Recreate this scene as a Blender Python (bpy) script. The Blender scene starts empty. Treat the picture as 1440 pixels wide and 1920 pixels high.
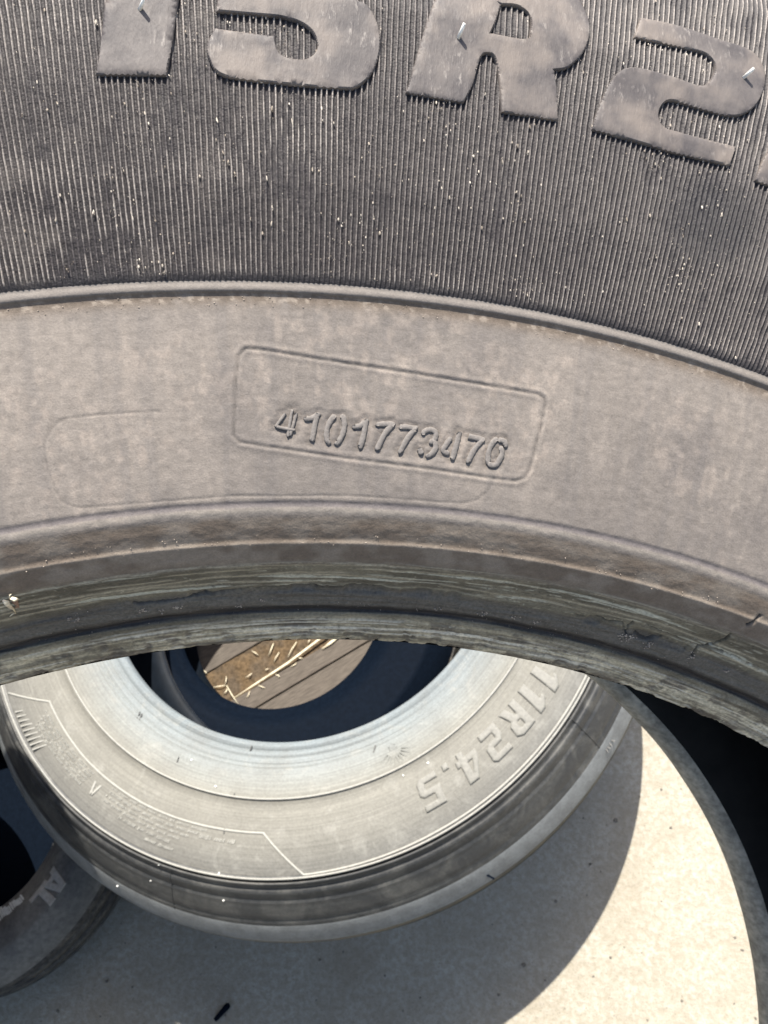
import bpy, math, random
import numpy as np
from mathutils import Matrix, Vector
from mathutils.geometry import delaunay_2d_cdt

random.seed(7); RNG = np.random.default_rng(7)
sc = bpy.context.scene
COL = sc.collection
A3 = np.array
def nrm(x): x = np.asarray(x, float); return x/np.linalg.norm(x)

# ------------------------------------------------------------------ frames (camera axes: x right, y up, -z forward)
FPX = 1400.0                                   # focal length in pixels of a 1440 x 1920 picture
O_A = A3([-.137, -.040, -1.172])               # centre of the lying tyre's upper bead
UP = -nrm([.168, -.529, -1.0])                 # its axis is the vertical
YV = nrm(A3([0, 1., 0]) - UP*UP[1]); XV = np.cross(YV, UP)
W = A3([XV, YV, UP])                           # camera -> world rotation
BEAD_Z = .40
CAM = -W @ (O_A - UP*BEAD_Z)                   # camera position in the world

cd = bpy.data.cameras.new('camera'); cam = bpy.data.objects.new('camera', cd); COL.objects.link(cam)
cd.sensor_fit = 'VERTICAL'; cd.sensor_height = 36; cd.sensor_width = 27; cd.lens = 36*FPX/1920
cd.clip_start = .005; cd.clip_end = 300
cd.dof.use_dof = True; cd.dof.focus_distance = .165; cd.dof.aperture_fstop = 55
cam.matrix_world = Matrix.Translation(Vector(CAM)) @ Matrix([list(r) for r in W]).to_4x4()
sc.camera = cam

# ------------------------------------------------------------------ light
SUN_EL, SUN_AZ = math.radians(60), math.radians(-3)   # azimuth from +Y towards +X
world = bpy.data.worlds.new('World'); sc.world = world; world.use_nodes = True
nt = world.node_tree
sky = nt.nodes.new('ShaderNodeTexSky'); sky.sky_type = 'NISHITA'; sky.sun_disc = False
sky.sun_elevation = SUN_EL; sky.sun_rotation = SUN_AZ; sky.air_density = 1.2; sky.dust_density = 3.2
bg = nt.nodes['Background']; bg.inputs['Strength'].default_value = .092
nt.links.new(sky.outputs[0], bg.inputs['Color'])
sd = bpy.data.lights.new('sun', 'SUN'); sun = bpy.data.objects.new('sun', sd); COL.objects.link(sun)
sd.energy = 4.2; sd.angle = math.radians(.5); sd.color = (1, .95, .86)
S = Vector((math.sin(SUN_AZ)*math.cos(SUN_EL), math.cos(SUN_AZ)*math.cos(SUN_EL), math.sin(SUN_EL)))
sun.rotation_euler = S.to_track_quat('Z', 'Y').to_euler(); sun.location = S*5
sc.view_settings.view_transform = 'Standard'; sc.view_settings.look = 'None'
sc.view_settings.exposure = 1.22; sc.view_settings.gamma = 1

# ------------------------------------------------------------------ numeric noise
def vnoise(x, y, seed=0):
    x = np.asarray(x, float); y = np.asarray(y, float)
    xi = np.floor(x).astype(np.int64); yi = np.floor(y).astype(np.int64)
    fx = x-xi; fy = y-yi; fx = fx*fx*(3-2*fx); fy = fy*fy*(3-2*fy)
    def h(i, j):
        n = (i*374761393 + j*668265263 + seed*1442695041) & 0xffffffff
        n = ((n ^ (n >> 13))*1274126177) & 0xffffffff
        n = (n ^ (n >> 16)) & 0xffff
        return n/65535.0
    a = h(xi, yi); b = h(xi+1, yi); c = h(xi, yi+1); d = h(xi+1, yi+1)
    return (a*(1-fx)+b*fx)*(1-fy) + (c*(1-fx)+d*fx)*fy
def fbm(x, y, seed=0, o=4):
    t = 0; amp = .5
    for k in range(o):
        t = t + amp*vnoise(x*2**k, y*2**k, seed+k*17); amp *= .5
    return t/(1-.5**o)
def sstep(a, b, x):
    t = np.clip((x-a)/(b-a), 0, 1); return t*t*(3-2*t)
def lerp(a, b, t):
    t = np.asarray(t)[..., None]; return np.asarray(a)*(1-t) + np.asarray(b)*t
def poly_dist(px, py, pts, reach):
    out = np.full(px.shape, 1e9); pts = A3(pts, float)
    m = (px > pts[:, 0].min()-reach) & (px < pts[:, 0].max()+reach) & (py > pts[:, 1].min()-reach) & (py < pts[:, 1].max()+reach)
    if not m.any(): return out
    x = px[m]; y = py[m]; d = np.full(x.shape, 1e9)
    for (x0, y0), (x1, y1) in zip(pts[:-1], pts[1:]):
        dx, dy = x1-x0, y1-y0; L = dx*dx+dy*dy+1e-9
        t = np.clip(((x-x0)*dx+(y-y0)*dy)/L, 0, 1)
        d = np.minimum(d, np.hypot(x-x0-t*dx, y-y0-t*dy))
    out[m] = d; return out
def in_poly(px, py, pts):
    pts = A3(pts, float); c = np.zeros(px.shape, bool); j = len(pts)-1
    for i in range(len(pts)):
        xi, yi = pts[i]; xj, yj = pts[j]
        c ^= ((yi > py) != (yj > py)) & (px < (xj-xi)*(py-yi)/(yj-yi+1e-12)+xi); j = i
    return c

# ------------------------------------------------------------------ object helpers
def put(name, me, mat, parent=None, smooth=True):
    o = bpy.data.objects.new(name, me); COL.objects.link(o)
    if mat: me.materials.append(mat)
    if parent: o.parent = parent
    if smooth: me.shade_smooth()
    return o
def tag(o, label=None, cat=None, group=None, kind=None):
    if label: o['label'] = label
    if cat: o['category'] = cat
    if group: o['group'] = group
    if kind: o['kind'] = kind
    return o
def root(name, mat4, label, cat, group=None):
    o = bpy.data.objects.new(name, None); COL.objects.link(o); o.matrix_world = mat4
    o.empty_display_size = .1
    return tag(o, label, cat, group)
def mesh_np(V, F, uv=None, col=None):
    V = np.ascontiguousarray(V, np.float32); F = np.ascontiguousarray(F, np.int32); k = F.shape[1]
    me = bpy.data.meshes.new('m'); me.vertices.add(len(V)); me.vertices.foreach_set('co', V.ravel())
    me.loops.add(F.size); me.loops.foreach_set('vertex_index', F.ravel())
    me.polygons.add(len(F)); me.polygons.foreach_set('loop_start', np.arange(0, F.size, k, dtype=np.int32))
    if uv is not None:
        l = me.uv_layers.new(name='UVMap'); l.data.foreach_set('uv', np.ascontiguousarray(uv[F.ravel()], np.float32).ravel())
    if col is not None:
        ca = me.color_attributes.new('Col', 'FLOAT_COLOR', 'POINT')
        ca.data.foreach_set('color', np.ascontiguousarray(np.c_[col, np.ones(len(col))], np.float32).ravel())
    me.update(calc_edges=True); me.validate(); return me
def grid(name, P, mat, parent, closed=True, uv=None, col=None, flip=False):
    """P[i,j,3]: rows i along the profile, columns j round the axis"""
    ni, nj = P.shape[:2]; jj = np.arange(nj if closed else nj-1); j2 = (jj+1) % nj
    i = np.arange(ni-1)[:, None]
    F = np.stack([i*nj+jj, i*nj+j2, (i+1)*nj+j2, (i+1)*nj+jj], -1).reshape(-1, 4)
    if flip: F = F[:, ::-1]
    return put(name, mesh_np(P.reshape(-1, 3), F, None if uv is None else uv.reshape(-1, 2), None if col is None else col.reshape(-1, 3)), mat, parent)
def revolve(name, prof, mat, parent, n=256, flip=False, wob=0.0, seed=1, col=None):
    prof = A3(prof, float); th = np.linspace(0, 2*math.pi, n, endpoint=False)
    r = prof[:, 0][:, None]; z = prof[:, 1][:, None]
    rr = r + wob*(fbm(np.cos(th)*9+20+r*60, np.sin(th)*9+20+z*60, seed)-.5)
    P = np.stack([rr*np.sin(th), rr*np.cos(th), z+0*th], -1)
    s = np.r_[0, np.cumsum(np.hypot(*np.diff(prof, axis=0).T))]
    uv = np.stack([th[None]*.4+0*r, s[:, None]+0*th], -1)
    return grid(name, P, mat, parent, True, uv, col, flip)
class Bag:
    """collects small solids into one mesh"""
    def __init__(s): s.v = []; s.f = []
    def box(s, c, ex, ey, ez):
        c, ex, ey, ez = map(np.asarray, (c, ex, ey, ez)); b = len(s.v)
        for k in (-1, 1):
            for p, q in ((-1, -1), (1, -1), (1, 1), (-1, 1)): s.v.append(c+p*ex+q*ey+k*ez)
        s.f += [tuple(b+i for i in f) for f in ((0, 3, 2, 1), (4, 5, 6, 7), (0, 1, 5, 4), (1, 2, 6, 5), (2, 3, 7, 6), (3, 0, 4, 7))]
    def tube(s, pts, rad, up, flat=1.0, n=6):
        pts = [np.asarray(p, float) for p in pts]; m = len(pts); b = len(s.v)
        rad = rad if hasattr(rad, '__len__') else [rad]*m
        for k, p in enumerate(pts):
            t = nrm(pts[min(k+1, m-1)]-pts[max(k-1, 0)]); sd_ = nrm(np.cross(t, up)); u2 = np.cross(sd_, t)
            for q in range(n):
                a = 2*math.pi*q/n; s.v.append(p+rad[k]*(math.cos(a)*sd_+flat*math.sin(a)*u2))
        for k in range(m-1):
            for q in range(n):
                s.f.append((b+k*n+q, b+k*n+(q+1) % n, b+(k+1)*n+(q+1) % n, b+(k+1)*n+q))
        s.f.append(tuple(b+q for q in range(n))[::-1]); s.f.append(tuple(b+(m-1)*n+q for q in range(n)))
    def blob(s, c, ex, ey, ez, n=6):
        """an uneven low chip or crumb"""
        b = len(s.v); c, ex, ey, ez = map(np.asarray, (c, ex, ey, ez))
        for k, (sc_, h) in enumerate(((1, -.3), (.75, .7))):
            for q in range(n):
                a = 2*math.pi*q/n; g = sc_*random.uniform(.65, 1.2); s.v.append(c+g*math.cos(a)*ex+g*math.sin(a)*ey+h*random.uniform(.7, 1.2)*ez)
        for q in range(n): s.f.append((b+q, b+(q+1) % n, b+n+(q+1) % n, b+n+q))
        s.f.append(tuple(b+n+q for q in range(n)))
    def build(s, name, mat, parent=None, smooth=False):
        me = bpy.data.meshes.new(name); me.from_pydata([tuple(map(float, v)) for v in s.v], [], s.f); me.update()
        return put(name, me, mat, parent, smooth)

# ------------------------------------------------------------------ materials
class M:
    def __init__(s, name, rough=.8, spec=.3):
        s.m = bpy.data.materials.new(name); s.m.use_nodes = True; s.t = s.m.node_tree
        s.b = s.t.nodes['Principled BSDF']; s.b.inputs['Roughness'].default_value = rough
        s.b.inputs['Specular IOR Level'].default_value = spec
        s.tc = s.t.nodes.new('ShaderNodeTexCoord')
    def L(s, a, b): s.t.links.new(a, b)
    def co(s, scale=(1, 1, 1), src='Object'):
        n = s.t.nodes.new('ShaderNodeMapping'); n.inputs['Scale'].default_value = scale; s.L(s.tc.outputs[src], n.inputs[0]); return n.outputs[0]
    def noise(s, scale, detail=4, rough=.55, st=(1, 1, 1), src='Object', dist=0):
        n = s.t.nodes.new('ShaderNodeTexNoise'); n.inputs['Scale'].default_value = scale; n.inputs['Detail'].default_value = detail
        n.inputs['Roughness'].default_value = rough; n.inputs['Distortion'].default_value = dist
        s.L(s.co(st, src), n.inputs['Vector']); return n.outputs['Fac']
    def vor(s, scale, st=(1, 1, 1), src='Object', feat='F1'):
        n = s.t.nodes.new('ShaderNodeTexVoronoi'); n.feature = feat; n.inputs['Scale'].default_value = scale
        s.L(s.co(st, src), n.inputs['Vector']); return n.outputs['Distance']
    def ramp(s, v, *stops):
        n = s.t.nodes.new('ShaderNodeValToRGB'); e = n.color_ramp.elements
        while len(e) < len(stops): e.new(.5)
        for k, (p, c) in enumerate(stops):
            e[k].position = p; c = (c, c, c) if not hasattr(c, '__len__') else c; e[k].color = (*c, 1)
        s.L(v, n.inputs[0]); return n.outputs[0]
    def mix(s, fac, a, b, mode='MIX'):
        n = s.t.nodes.new('ShaderNodeMix'); n.data_type = 'RGBA'; n.blend_type = mode
        for i, v in ((0, fac), (6, a), (7, b)):
            if hasattr(v, 'links') or isinstance(v, bpy.types.NodeSocket): s.L(v, n.inputs[i])
            elif i == 0: n.inputs[i].default_value = v
            else: n.inputs[i].default_value = (*v, 1)
        return n.outputs[2]
    def math(s, op, a, b=0.0):
        n = s.t.nodes.new('ShaderNodeMath'); n.operation = op
        for i, v in ((0, a), (1, b)):
            if isinstance(v, bpy.types.NodeSocket): s.L(v, n.inputs[i])
            else: n.inputs[i].default_value = v
        return n.outputs[0]
    def attr(s, name='Col'):
        n = s.t.nodes.new('ShaderNodeVertexColor'); n.layer_name = name; return n.outputs[0]
    def radius(s):
        n = s.t.nodes.new('ShaderNodeVectorMath'); n.operation = 'MULTIPLY'; n.inputs[1].default_value = (1, 1, 0); s.L(s.tc.outputs['Object'], n.inputs[0])
        l = s.t.nodes.new('ShaderNodeVectorMath'); l.operation = 'LENGTH'; s.L(n.outputs[0], l.inputs[0]); return l.outputs['Value']
    def bump(s, h, dist, strength=1.0):
        n = s.t.nodes.new('ShaderNodeBump'); n.inputs['Distance'].default_value = dist; n.inputs['Strength'].default_value = strength
        s.L(h, n.inputs['Height'])
        if s.b.inputs['Normal'].links: s.L(s.b.inputs['Normal'].links[0].from_socket, n.inputs['Normal'])
        s.L(n.outputs[0], s.b.inputs['Normal']); return s
    def color(s, c):
        if isinstance(c, bpy.types.NodeSocket): s.L(c, s.b.inputs['Base Color'])
        else: s.b.inputs['Base Color'].default_value = (*c, 1)
        return s
    def rough(s, v): s.L(v, s.b.inputs['Roughness']); return s

def m_attr(name, rough, spec, grain, bump_d, lo=.72, hi=1.25):
    m = M(name, rough, spec); n = m.noise(grain, 3, .6); n2 = m.noise(grain*.22, 4, .6)
    k = m.ramp(n, (.3, lo), (.7, hi)); k2 = m.ramp(n2, (.3, .88), (.7, 1.1))
    m.color(m.mix(1, m.mix(1, m.attr(), k, 'MULTIPLY'), k2, 'MULTIPLY')); m.bump(n, bump_d).bump(n2, bump_d*1.6); return m.m
MAT_FACE = m_attr('worn_rubber', .78, .3, 2400, .00006, .86, 1.12)
MAT_BEAD = m_attr('bead_rubber', .6, .4, 1300, .00022)
MAT_RIB = m_attr('ribbed_rubber', .62, .42, 2200, .00018, .6, 1.35)
def plain(name, c, rough=.8, spec=.3, grain=300, lo=.7, hi=1.25, bump=.0003, c2=None):
    m = M(name, rough, spec); n = m.noise(grain, 4, .6); k = m.ramp(n, (.3, lo), (.7, hi))
    base = m.mix(m.ramp(m.noise(grain*.15, 3), (.4, 0), (.62, 1)), c, c2) if c2 else m.mix(0, c, c)
    m.color(m.mix(1, base, k, 'MULTIPLY')); m.bump(n, bump); return m.m
def mat_letter():
    m = M('raised_letter_rubber', .62, .4)
    n = m.noise(110, 5, .62, dist=.15); f = m.noise(900, 4, .65, (1, .35, 1))
    base = m.mix(m.ramp(n, (.36, 0), (.66, 1)), (.070, .061, .061), (.135, .117, .108))
    scuff = m.ramp(f, (.56, 0), (.68, 1))
    scuff = m.math('MULTIPLY', scuff, m.ramp(m.noise(70, 3, .6), (.44, .1), (.62, 1)))
    base = m.mix(m.math('MULTIPLY', scuff, .7), base, (.33, .295, .265))
    tan = m.ramp(m.noise(55, 4, .6), (.48, 0), (.64, 1)); base = m.mix(m.math('MULTIPLY', tan, .75), base, (.195, .162, .138)); m.color(base); m.bump(f, .00016).bump(n, .00012); return m.m
MAT_LETTER = mat_letter()
MAT_DIGIT = plain('digit_rubber', (.168, .152, .140), .75, .3, 1500, .8, 1.15, .00012)
MAT_BLACK = plain('clean_black_rubber', (.0032, .0058, .0112), .6, .02, 160, .8, 1.2, .0002)  # blue tint of the base stands in for reflected sky
MAT_TREAD = plain('tread_rubber', (.045, .043, .042), .85, .25, 200, .6, 1.5, .0004, (.085, .078, .068))
MAT_STRAW = plain('dry_straw', (.70, .64, .48), .6, .3, 400, .8, 1.1, .0002, (.50, .43, .32))
MAT_FLAKE = plain('pale_dirt', (.70, .62, .52), .8, .2, 800, .5, 1.3, .0001, (.36, .30, .24))
MAT_CRUMB = plain('brown_dirt', (.34, .285, .24), .95, .1, 900, .6, 1.4, .0002, (.46, .39, .32))
def mat_ground():
    m = M('concrete', .9, .2)
    n1 = m.noise(9, 6, .62); n2 = m.noise(120, 6, .68); n3 = m.noise(420, 4, .6); st = m.noise(3.2, 3, .5)
    c = m.mix(m.ramp(n2, (.40, 0), (.60, 1)), (.315, .285, .225), (.415, .39, .335))
    c = m.mix(m.math('MULTIPLY', m.ramp(n1, (.42, 1), (.60, 0)), .35), c, (.28, .245, .19))
    n4 = m.noise(38, 6, .7); c = m.mix(m.math('MULTIPLY', m.ramp(n4, (.46, 0), (.62, 1)), .5), c, (.28, .25, .195))
    c = m.mix(m.math('MULTIPLY', m.ramp(st, (.52, 0), (.68, 1)), .35), c, (.235, .19, .135))
    c = m.mix(m.math('MULTIPLY', m.ramp(n3, (.34, 1), (.44, 0)), .6), c, (.17, .155, .13))
    m.color(c); m.bump(n3, .0008).bump(n2, .0016).bump(n1, .003); return m.m
MAT_GROUND = mat_ground()
def mat_dusty():
    """grey new rubber under a coat of pale dust, thinning out towards the shoulder"""
    m = M('dusty_sidewall_rubber', .75, .3); r = m.radius()
    blot = m.noise(14, 5, .6, dist=.5); fine = m.noise(330, 4, .6); swirl = m.noise(30, 4, .55, dist=1.6)
    ring = m.ramp(r, (.312, (.165, .190, .203)), (.345, (.198, .215, .216)), (.372, (.205, .210, .196)), (.392, (.192, .186, .163)), (.45, (.176, .171, .153)), (.487, (.140, .138, .130)))
    w = m.mix(m.math('MULTIPLY', m.ramp(swirl, (.54, 0), (.74, 1)), .45), ring, (.29, .285, .26))
    w = m.mix(m.math('MULTIPLY', m.ramp(blot, (.36, 1), (.56, 0)), .30), w, (.13, .125, .112))
    rings = m.noise(1, 5, .65, (3, 420, 1), 'UV'); w = m.mix(1, w, m.ramp(rings, (.3, .80), (.7, 1.16)), 'MULTIPLY')
    k = m.ramp(fine, (.3, .86), (.7, 1.12)); m.color(m.mix(1, w, k, 'MULTIPLY')); m.bump(fine, .0002).bump(swirl, .0006); return m.m
MAT_DUSTY = mat_dusty()
def mat_shoulder():
    m = M('shoulder_rubber', .5, .5)
    n = m.noise(22, 4, .6, dist=.8); f = m.noise(260, 4, .6)
    c = m.mix(m.ramp(n, (.45, 0), (.7, 1)), (.034, .035, .036), (.095, .093, .086)); k = m.ramp(f, (.3, .75), (.7, 1.25))
    m.color(m.mix(1, c, k, 'MULTIPLY')); m.bump(f, .0002); return m.m
MAT_SHOULDER = mat_shoulder()

# ------------------------------------------------------------------ from a direction of view to a place in the world
def ray(p): return W @ A3([(p[0]-720)/FPX, -(p[1]-960)/FPX, -1.])
def hit(p, z):
    d = ray(p); return CAM + d*(z-CAM[2])/d[2]

# ------------------------------------------------------------------ FRONT TYRE, leaning close to the camera
C_F = A3([-.023, -.316, -.193]); ZF = -nrm([-.161, 0, -1.]); YF = A3([0, 1., 0]); XF = np.cross(YF, ZF)
RF = np.stack([XF, YF, ZF], 1)                        # local -> camera
mw = Matrix.Translation(Vector(W @ C_F + CAM)) @ Matrix([list(r) for r in (W @ RF)]).to_4x4()
front = root('truck_tyre', mw, 'worn ribbed truck tyre with raised 75R2 lettering, leaning close in front', 'tyre')
oF = RF.T @ (-C_F)                                    # camera in tyre coordinates
def rayF(u, v): return np.stack([(np.asarray(u, float)-720)/FPX, -(np.asarray(v, float)-960)/FPX, -1+0*np.asarray(u, float)], -1) @ RF
def at_w(u, v, w):
    d = rayF(u, v); t = (-w-oF[2])/d[..., 2]; return oF + d*t[..., None]
def to_px(P):
    c = P @ RF.T + C_F; return 720+FPX*c[..., 0]/-c[..., 2], 960-FPX*c[..., 1]/-c[..., 2]
# side profile read down a column of the view: (row, depth w behind the bead plane)
T = A3([(530, -.0340), (537, -.0340), (540, -.0343), (547, -.0344), (551, -.0342), (555, -.0337), (562, -.0336), (600, -.0340), (700, -.0352), (820, -.0361), (900, -.0363),
  (937, -.0362), (943, -.0359), (947, -.03595), (952, -.0361), (958, -.0361), (965, -.0359), (973, -.0355), (990, -.0347), (1010, -.0335), (1014, -.0334), (1018, -.0335), (1023, -.0330),
  (1045, -.0309), (1053, -.0297), (1062, -.0272), (1080, -.0220), (1095, -.0178), (1100, -.0167), (1104, -.0146), (1112, -.0137), (1134, -.0105), (1139, -.0081), (1144, -.0078), (1149, -.0081),
  (1165, -.0055), (1182, -.0024), (1192, -.0006), (1197, .0009), (1200, .0030)])
vv = np.r_[np.arange(530, 570, 1.5), np.arange(570, 930, 2.4), np.arange(930, 1200.1, 1.6)]
ww = np.interp(vv, T[:, 0], T[:, 1])
k_ = A3([1, 2, 3, 2, 1.])/9; ww[3:-3] = np.convolve(np.pad(ww, 2, 'edge'), k_, 'valid')[3:-3]
PF = at_w(np.full(len(vv), 600.), vv, ww); rr = np.hypot(PF[:, 0], PF[:, 1])
R_RIDGE = rr[0]
# profile above the ridge (ribbed zone and shoulder)
UPR = A3([(R_RIDGE, -.0342), (.385, -.0362), (.405, -.0366), (.425, -.0357), (.45, -.031), (.475, -.019), (.490, .000), (.5, .02), (.507, .034)])
def w_of_r(r):
    r = np.asarray(r, float); i = np.argsort(rr); lo = np.interp(r, rr[i], ww[i]); hi = np.interp(r, UPR[:, 0], UPR[:, 1])
    return np.where(r > R_RIDGE, hi, lo)
def on_face(u, v, h=0.0):
    """the point of the tyre's near face seen along a direction, raised by h"""
    u = np.asarray(u, float); v = np.asarray(v, float); w = np.full(u.shape, -.04)
    for _ in range(25):
        P = at_w(u, v, w-h); w = .5*w+.5*w_of_r(np.hypot(P[..., 0], P[..., 1]))
    return at_w(u, v, w-h)
TH0, TH1 = -.44, .52
th = np.r_[np.arange(TH0, TH1, .00115), np.linspace(TH1, 2*math.pi+TH0, 170, endpoint=False)]
dp = np.gradient(np.c_[rr, -ww], axis=0); nl = np.hypot(dp[:, 0], dp[:, 1]); NR, NZ = dp[:, 1]/nl, -dp[:, 0]/nl   # outward normal (r, z)
sgn = np.sign(NZ); sgn[sgn == 0] = 1; NR, NZ = NR*sgn, NZ*sgn
R2 = rr[:, None]+0*th; TH = th[None]+0*R2; Z2 = -ww[:, None]+0*th
P0 = np.stack([R2*np.sin(TH), R2*np.cos(TH), Z2], -1)
U, V = to_px(P0)
VR = vv[:, None]+0*th                                  # which ring of the profile
S_ = TH*.33                                            # arc length
H = np.zeros(R2.shape)
plate = [(448, 666), (461, 653), (489, 655), (592, 672), (764, 698), (936, 726), (1010, 739), (1021, 747), (1023, 755), (1016, 795), (993, 881), (984, 896), (967, 902), (915, 896), (807, 879), (657, 860), (506, 838), (450, 829), (438, 816), (440, 795), (442, 726), (446, 683), (448, 666)]
faint = [(300, 771), (215, 775), (160, 780), (125, 784), (108, 792), (95, 805), (84, 825), (82, 845), (87, 870), (105, 920), (114, 937), (125, 945), (150, 952), (215, 947), (430, 930), (650, 929), (760, 936), (820, 941), (870, 943), (895, 937), (912, 924), (922, 908), (927, 897)]
wig = 1.6*(fbm(U/14, V/14, 5)-.5)
dpl = poly_dist(U+wig, V+wig, plate, 30)
H += -.00026*np.exp(-(dpl/2.6)**2)*(.55+.9*vnoise(U/9, V/9, 3)) + .00012*np.exp(-((dpl-7)/4)**2)
H += np.where(in_poly(U, V, plate), -.00012, 0)*sstep(0, 6, dpl)
dfa = poly_dist(U+wig*.6, V+wig*.6, faint, 20); H += -.00013*np.exp(-(dfa/2.2)**2)*(.4+vnoise(U/30, V/30, 4))
DIG = [  # strokes of the serial number 4101773476
 [[(534, 777), (524, 790), (517, 800)], [(548, 768), (544, 790), (540, 817)], [(555, 776), (550, 796), (544, 815)], [(520, 800), (531, 803), (551, 806)]],
 [[(573, 784), (585, 784), (597, 776)], [(594, 777), (589, 803), (585, 826)]],
 [[(627, 782), (615, 798), (612, 817), (617, 828)], [(641, 782), (646, 795), (641, 817), (631, 830)]],
 [[(664, 799), (676, 798), (687, 788)], [(686, 788), (682, 814), (675, 838)]],
 [[(709, 796), (722, 795), (737, 796)], [(737, 796), (721, 814), (708, 842)]],
 [[(752, 801), (765, 801), (780, 804)], [(778, 805), (762, 825), (751, 848)]],
 [[(794, 813), (800, 807), (810, 806), (817, 812), (815, 823), (807, 828)], [(813, 828), (817, 839), (810, 850), (802, 853)], [(787, 842), (790, 850)]],
 [[(845, 823), (835, 836), (831, 845), (840, 848)], [(861, 812), (855, 836), (848, 860)]],
 [[(879, 818), (891, 821), (906, 825)], [(906, 825), (890, 842), (878, 866)]],
 [[(931, 825), (920, 836), (915, 855), (918, 869)], [(937, 826), (946, 828), (947, 836)], [(938, 842), (941, 852), (934, 866), (928, 872), (919, 869)]]]
dd = np.full(R2.shape, 1e9)
for g in DIG:
    for s in g: dd = np.minimum(dd, poly_dist(U, V, s, 40))
rec = 1-sstep(7, 17, dd+5*(fbm(U/10, V/10, 9)-.5)); H += -.00024*rec + .00016*rec*(fbm(U/5, V/4, 11)-.5)*2
cracks = [([(1371, 1190), (1360, 1197), (1342, 1205), (1325, 1209), (1312, 1211), (1306, 1214), (1300, 1222), (1296, 1232)], 1.3, .0010),
 ([(1426, 1154), (1415, 1165), (1401, 1172)], 2.2, .0008),
 ([(1210, 1170), (1235, 1181), (1255, 1189), (1275, 1199), (1297, 1207), (1315, 1211), (1332, 1214), (1350, 1220), (1375, 1230), (1405, 1245), (1437, 1260), (1470, 1280)], 1.0, .0007),
 ([(1080, 1152), (1110, 1159), (1125, 1161), (1140, 1166), (1165, 1168)], 1.5, .0007),
 ([(1167, 1169), (1170, 1182), (1175, 1192)], 1.2, .0008), ([(1187, 1167), (1177, 1175), (1174, 1185)], 1.2, .0008),
 ([(1190, 1190), (1210, 1199), (1240, 1199)], 1.5, .0007),
 ([(250, 1132), (310, 1127), (375, 1117), (415, 1110), (475, 1102), (550, 1100), (700, 1102)], 1.6, .0007)]
crk = np.zeros(R2.shape)
for pts, wd, dep in cracks:
    d = poly_dist(U+3*(fbm(U/12, V/12, 21)-.5), V+5*(fbm(U/9, V/9, 22)-.5), pts, 16); g = np.exp(-(d/wd)**2); H -= dep*g; crk = np.maximum(crk, g)
bead_m = sstep(1048, 1064, VR); toe_m = sstep(1158, 1192, VR)
H += .00004*(fbm(S_*900, R2*900, 31)-.5)*2
H += bead_m*.00030*(1-.8*sstep(1172, 1190, VR))*(fbm(S_*45, R2*2300+9*fbm(S_*14, R2*60, 78), 79)-.5)*2          # fine rubbed lines along the bead
H += bead_m*.0004*(1-.7*sstep(1172, 1190, VR))*(fbm(S_*160, R2*420, 43)-.5)
chip = sstep(.56, .70, fbm(S_*260, R2*330, 51, 5)); H -= toe_m*chip*.00035
H -= sstep(1186, 1198, VR)*sstep(.45, .75, fbm(S_*420, R2*40, 52, 5))*.00022
lip = sstep(938, 944, VR)*(1-sstep(1050, 1056, VR)); H += bead_m*.00014*(1-sstep(1172, 1190, VR))*(fbm(S_*60, R2*2500+7*fbm(S_*30, R2*60, 121), 122, 4)-.5)*2 + bead_m*.00016*(fbm(S_*34, R2*900, 93, 4)-.5)
H += lip*.00008*(fbm(S_*250, R2*700, 61)-.5)*2
stepm = np.exp(-((VR-1102)/7)**2); H -= stepm*.0010*sstep(.5, .7, fbm(S_*120, R2*60, 62))
Pf = P0 + np.stack([NR[:, None]*H*np.sin(TH), NR[:, None]*H*np.cos(TH), NZ[:, None]*H], -1)
# colour of the rubber and dried dirt, with crease shade and ridge highlights painted in
big = fbm(S_*28, R2*28, 71); streak = fbm(S_*560+1.5*big, R2*18, 72, 4); pat = fbm(S_*620, R2*380, 73, 5); fine = fbm(S_*1500, R2*1500, 74, 3)
c = lerp(A3([.176, .154, .137]), A3([.212, .185, .162]), sstep(.3, .7, big))
c = lerp(c, A3([.140, .127, .120]), .3*sstep(.50, .28, streak))
c = lerp(c, A3([.28, .242, .208]), .4*sstep(.50, .76, streak)*sstep(.40, .62, fbm(S_*60, R2*45, 131))*sstep(.36, .62, pat))
c = lerp(c, A3([.31, .26, .22]), .42*sstep(.46, .72, pat)*sstep(.48, .66, fbm(S_*45, R2*38, 75)))
c = lerp(c, A3([.105, .094, .092]), .3*sstep(.52, .74, fbm(S_*70, R2*55, 85)))
c = c*(.90+.22*(fbm(S_*420, R2*1700, 86, 3)-.5))[..., None]
pore = .35*sstep(.70, .80, fbm(S_*1100, R2*1100, 95, 2)); c = lerp(c, A3([.085, .075, .072]), .5*pore)
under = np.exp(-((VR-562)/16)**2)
c = lerp(c, A3([.115, .086, .062]), .75*under*sstep(.25, .55, fbm(S_*300, R2*300, 76)+.12))  # brown dirt plus shade painted below the ridge
c = lerp(c, A3([.33, .28, .23]), .5*np.exp(-((VR-564)/9)**2)*sstep(.56, .68, fbm(S_*900, R2*900, 94)))
c = lerp(c, A3([.165, .148, .134]), .8*(1-sstep(548, 553, VR)))
dk = sstep(936, 942, VR)*(1-sstep(948, 953, VR)); c = lerp(c, A3([.10, .088, .092]), .7*dk)
br = sstep(962, 975, VR)*(1-sstep(1044, 1060, VR))
c = lerp(c, lerp(A3([.150, .115, .085]), A3([.225, .185, .145]), sstep(.35, .65, fbm(S_*150, R2*300, 77))), .85*br)
c = lerp(c, A3([.25, .215, .175]), .4*np.exp(-((VR-1018)/3)**2)); c = lerp(c, A3([.26, .235, .20]), .35*np.exp(-((VR-957)/6)**2))  # highlights painted on the raised ridge line and the lip
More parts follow.
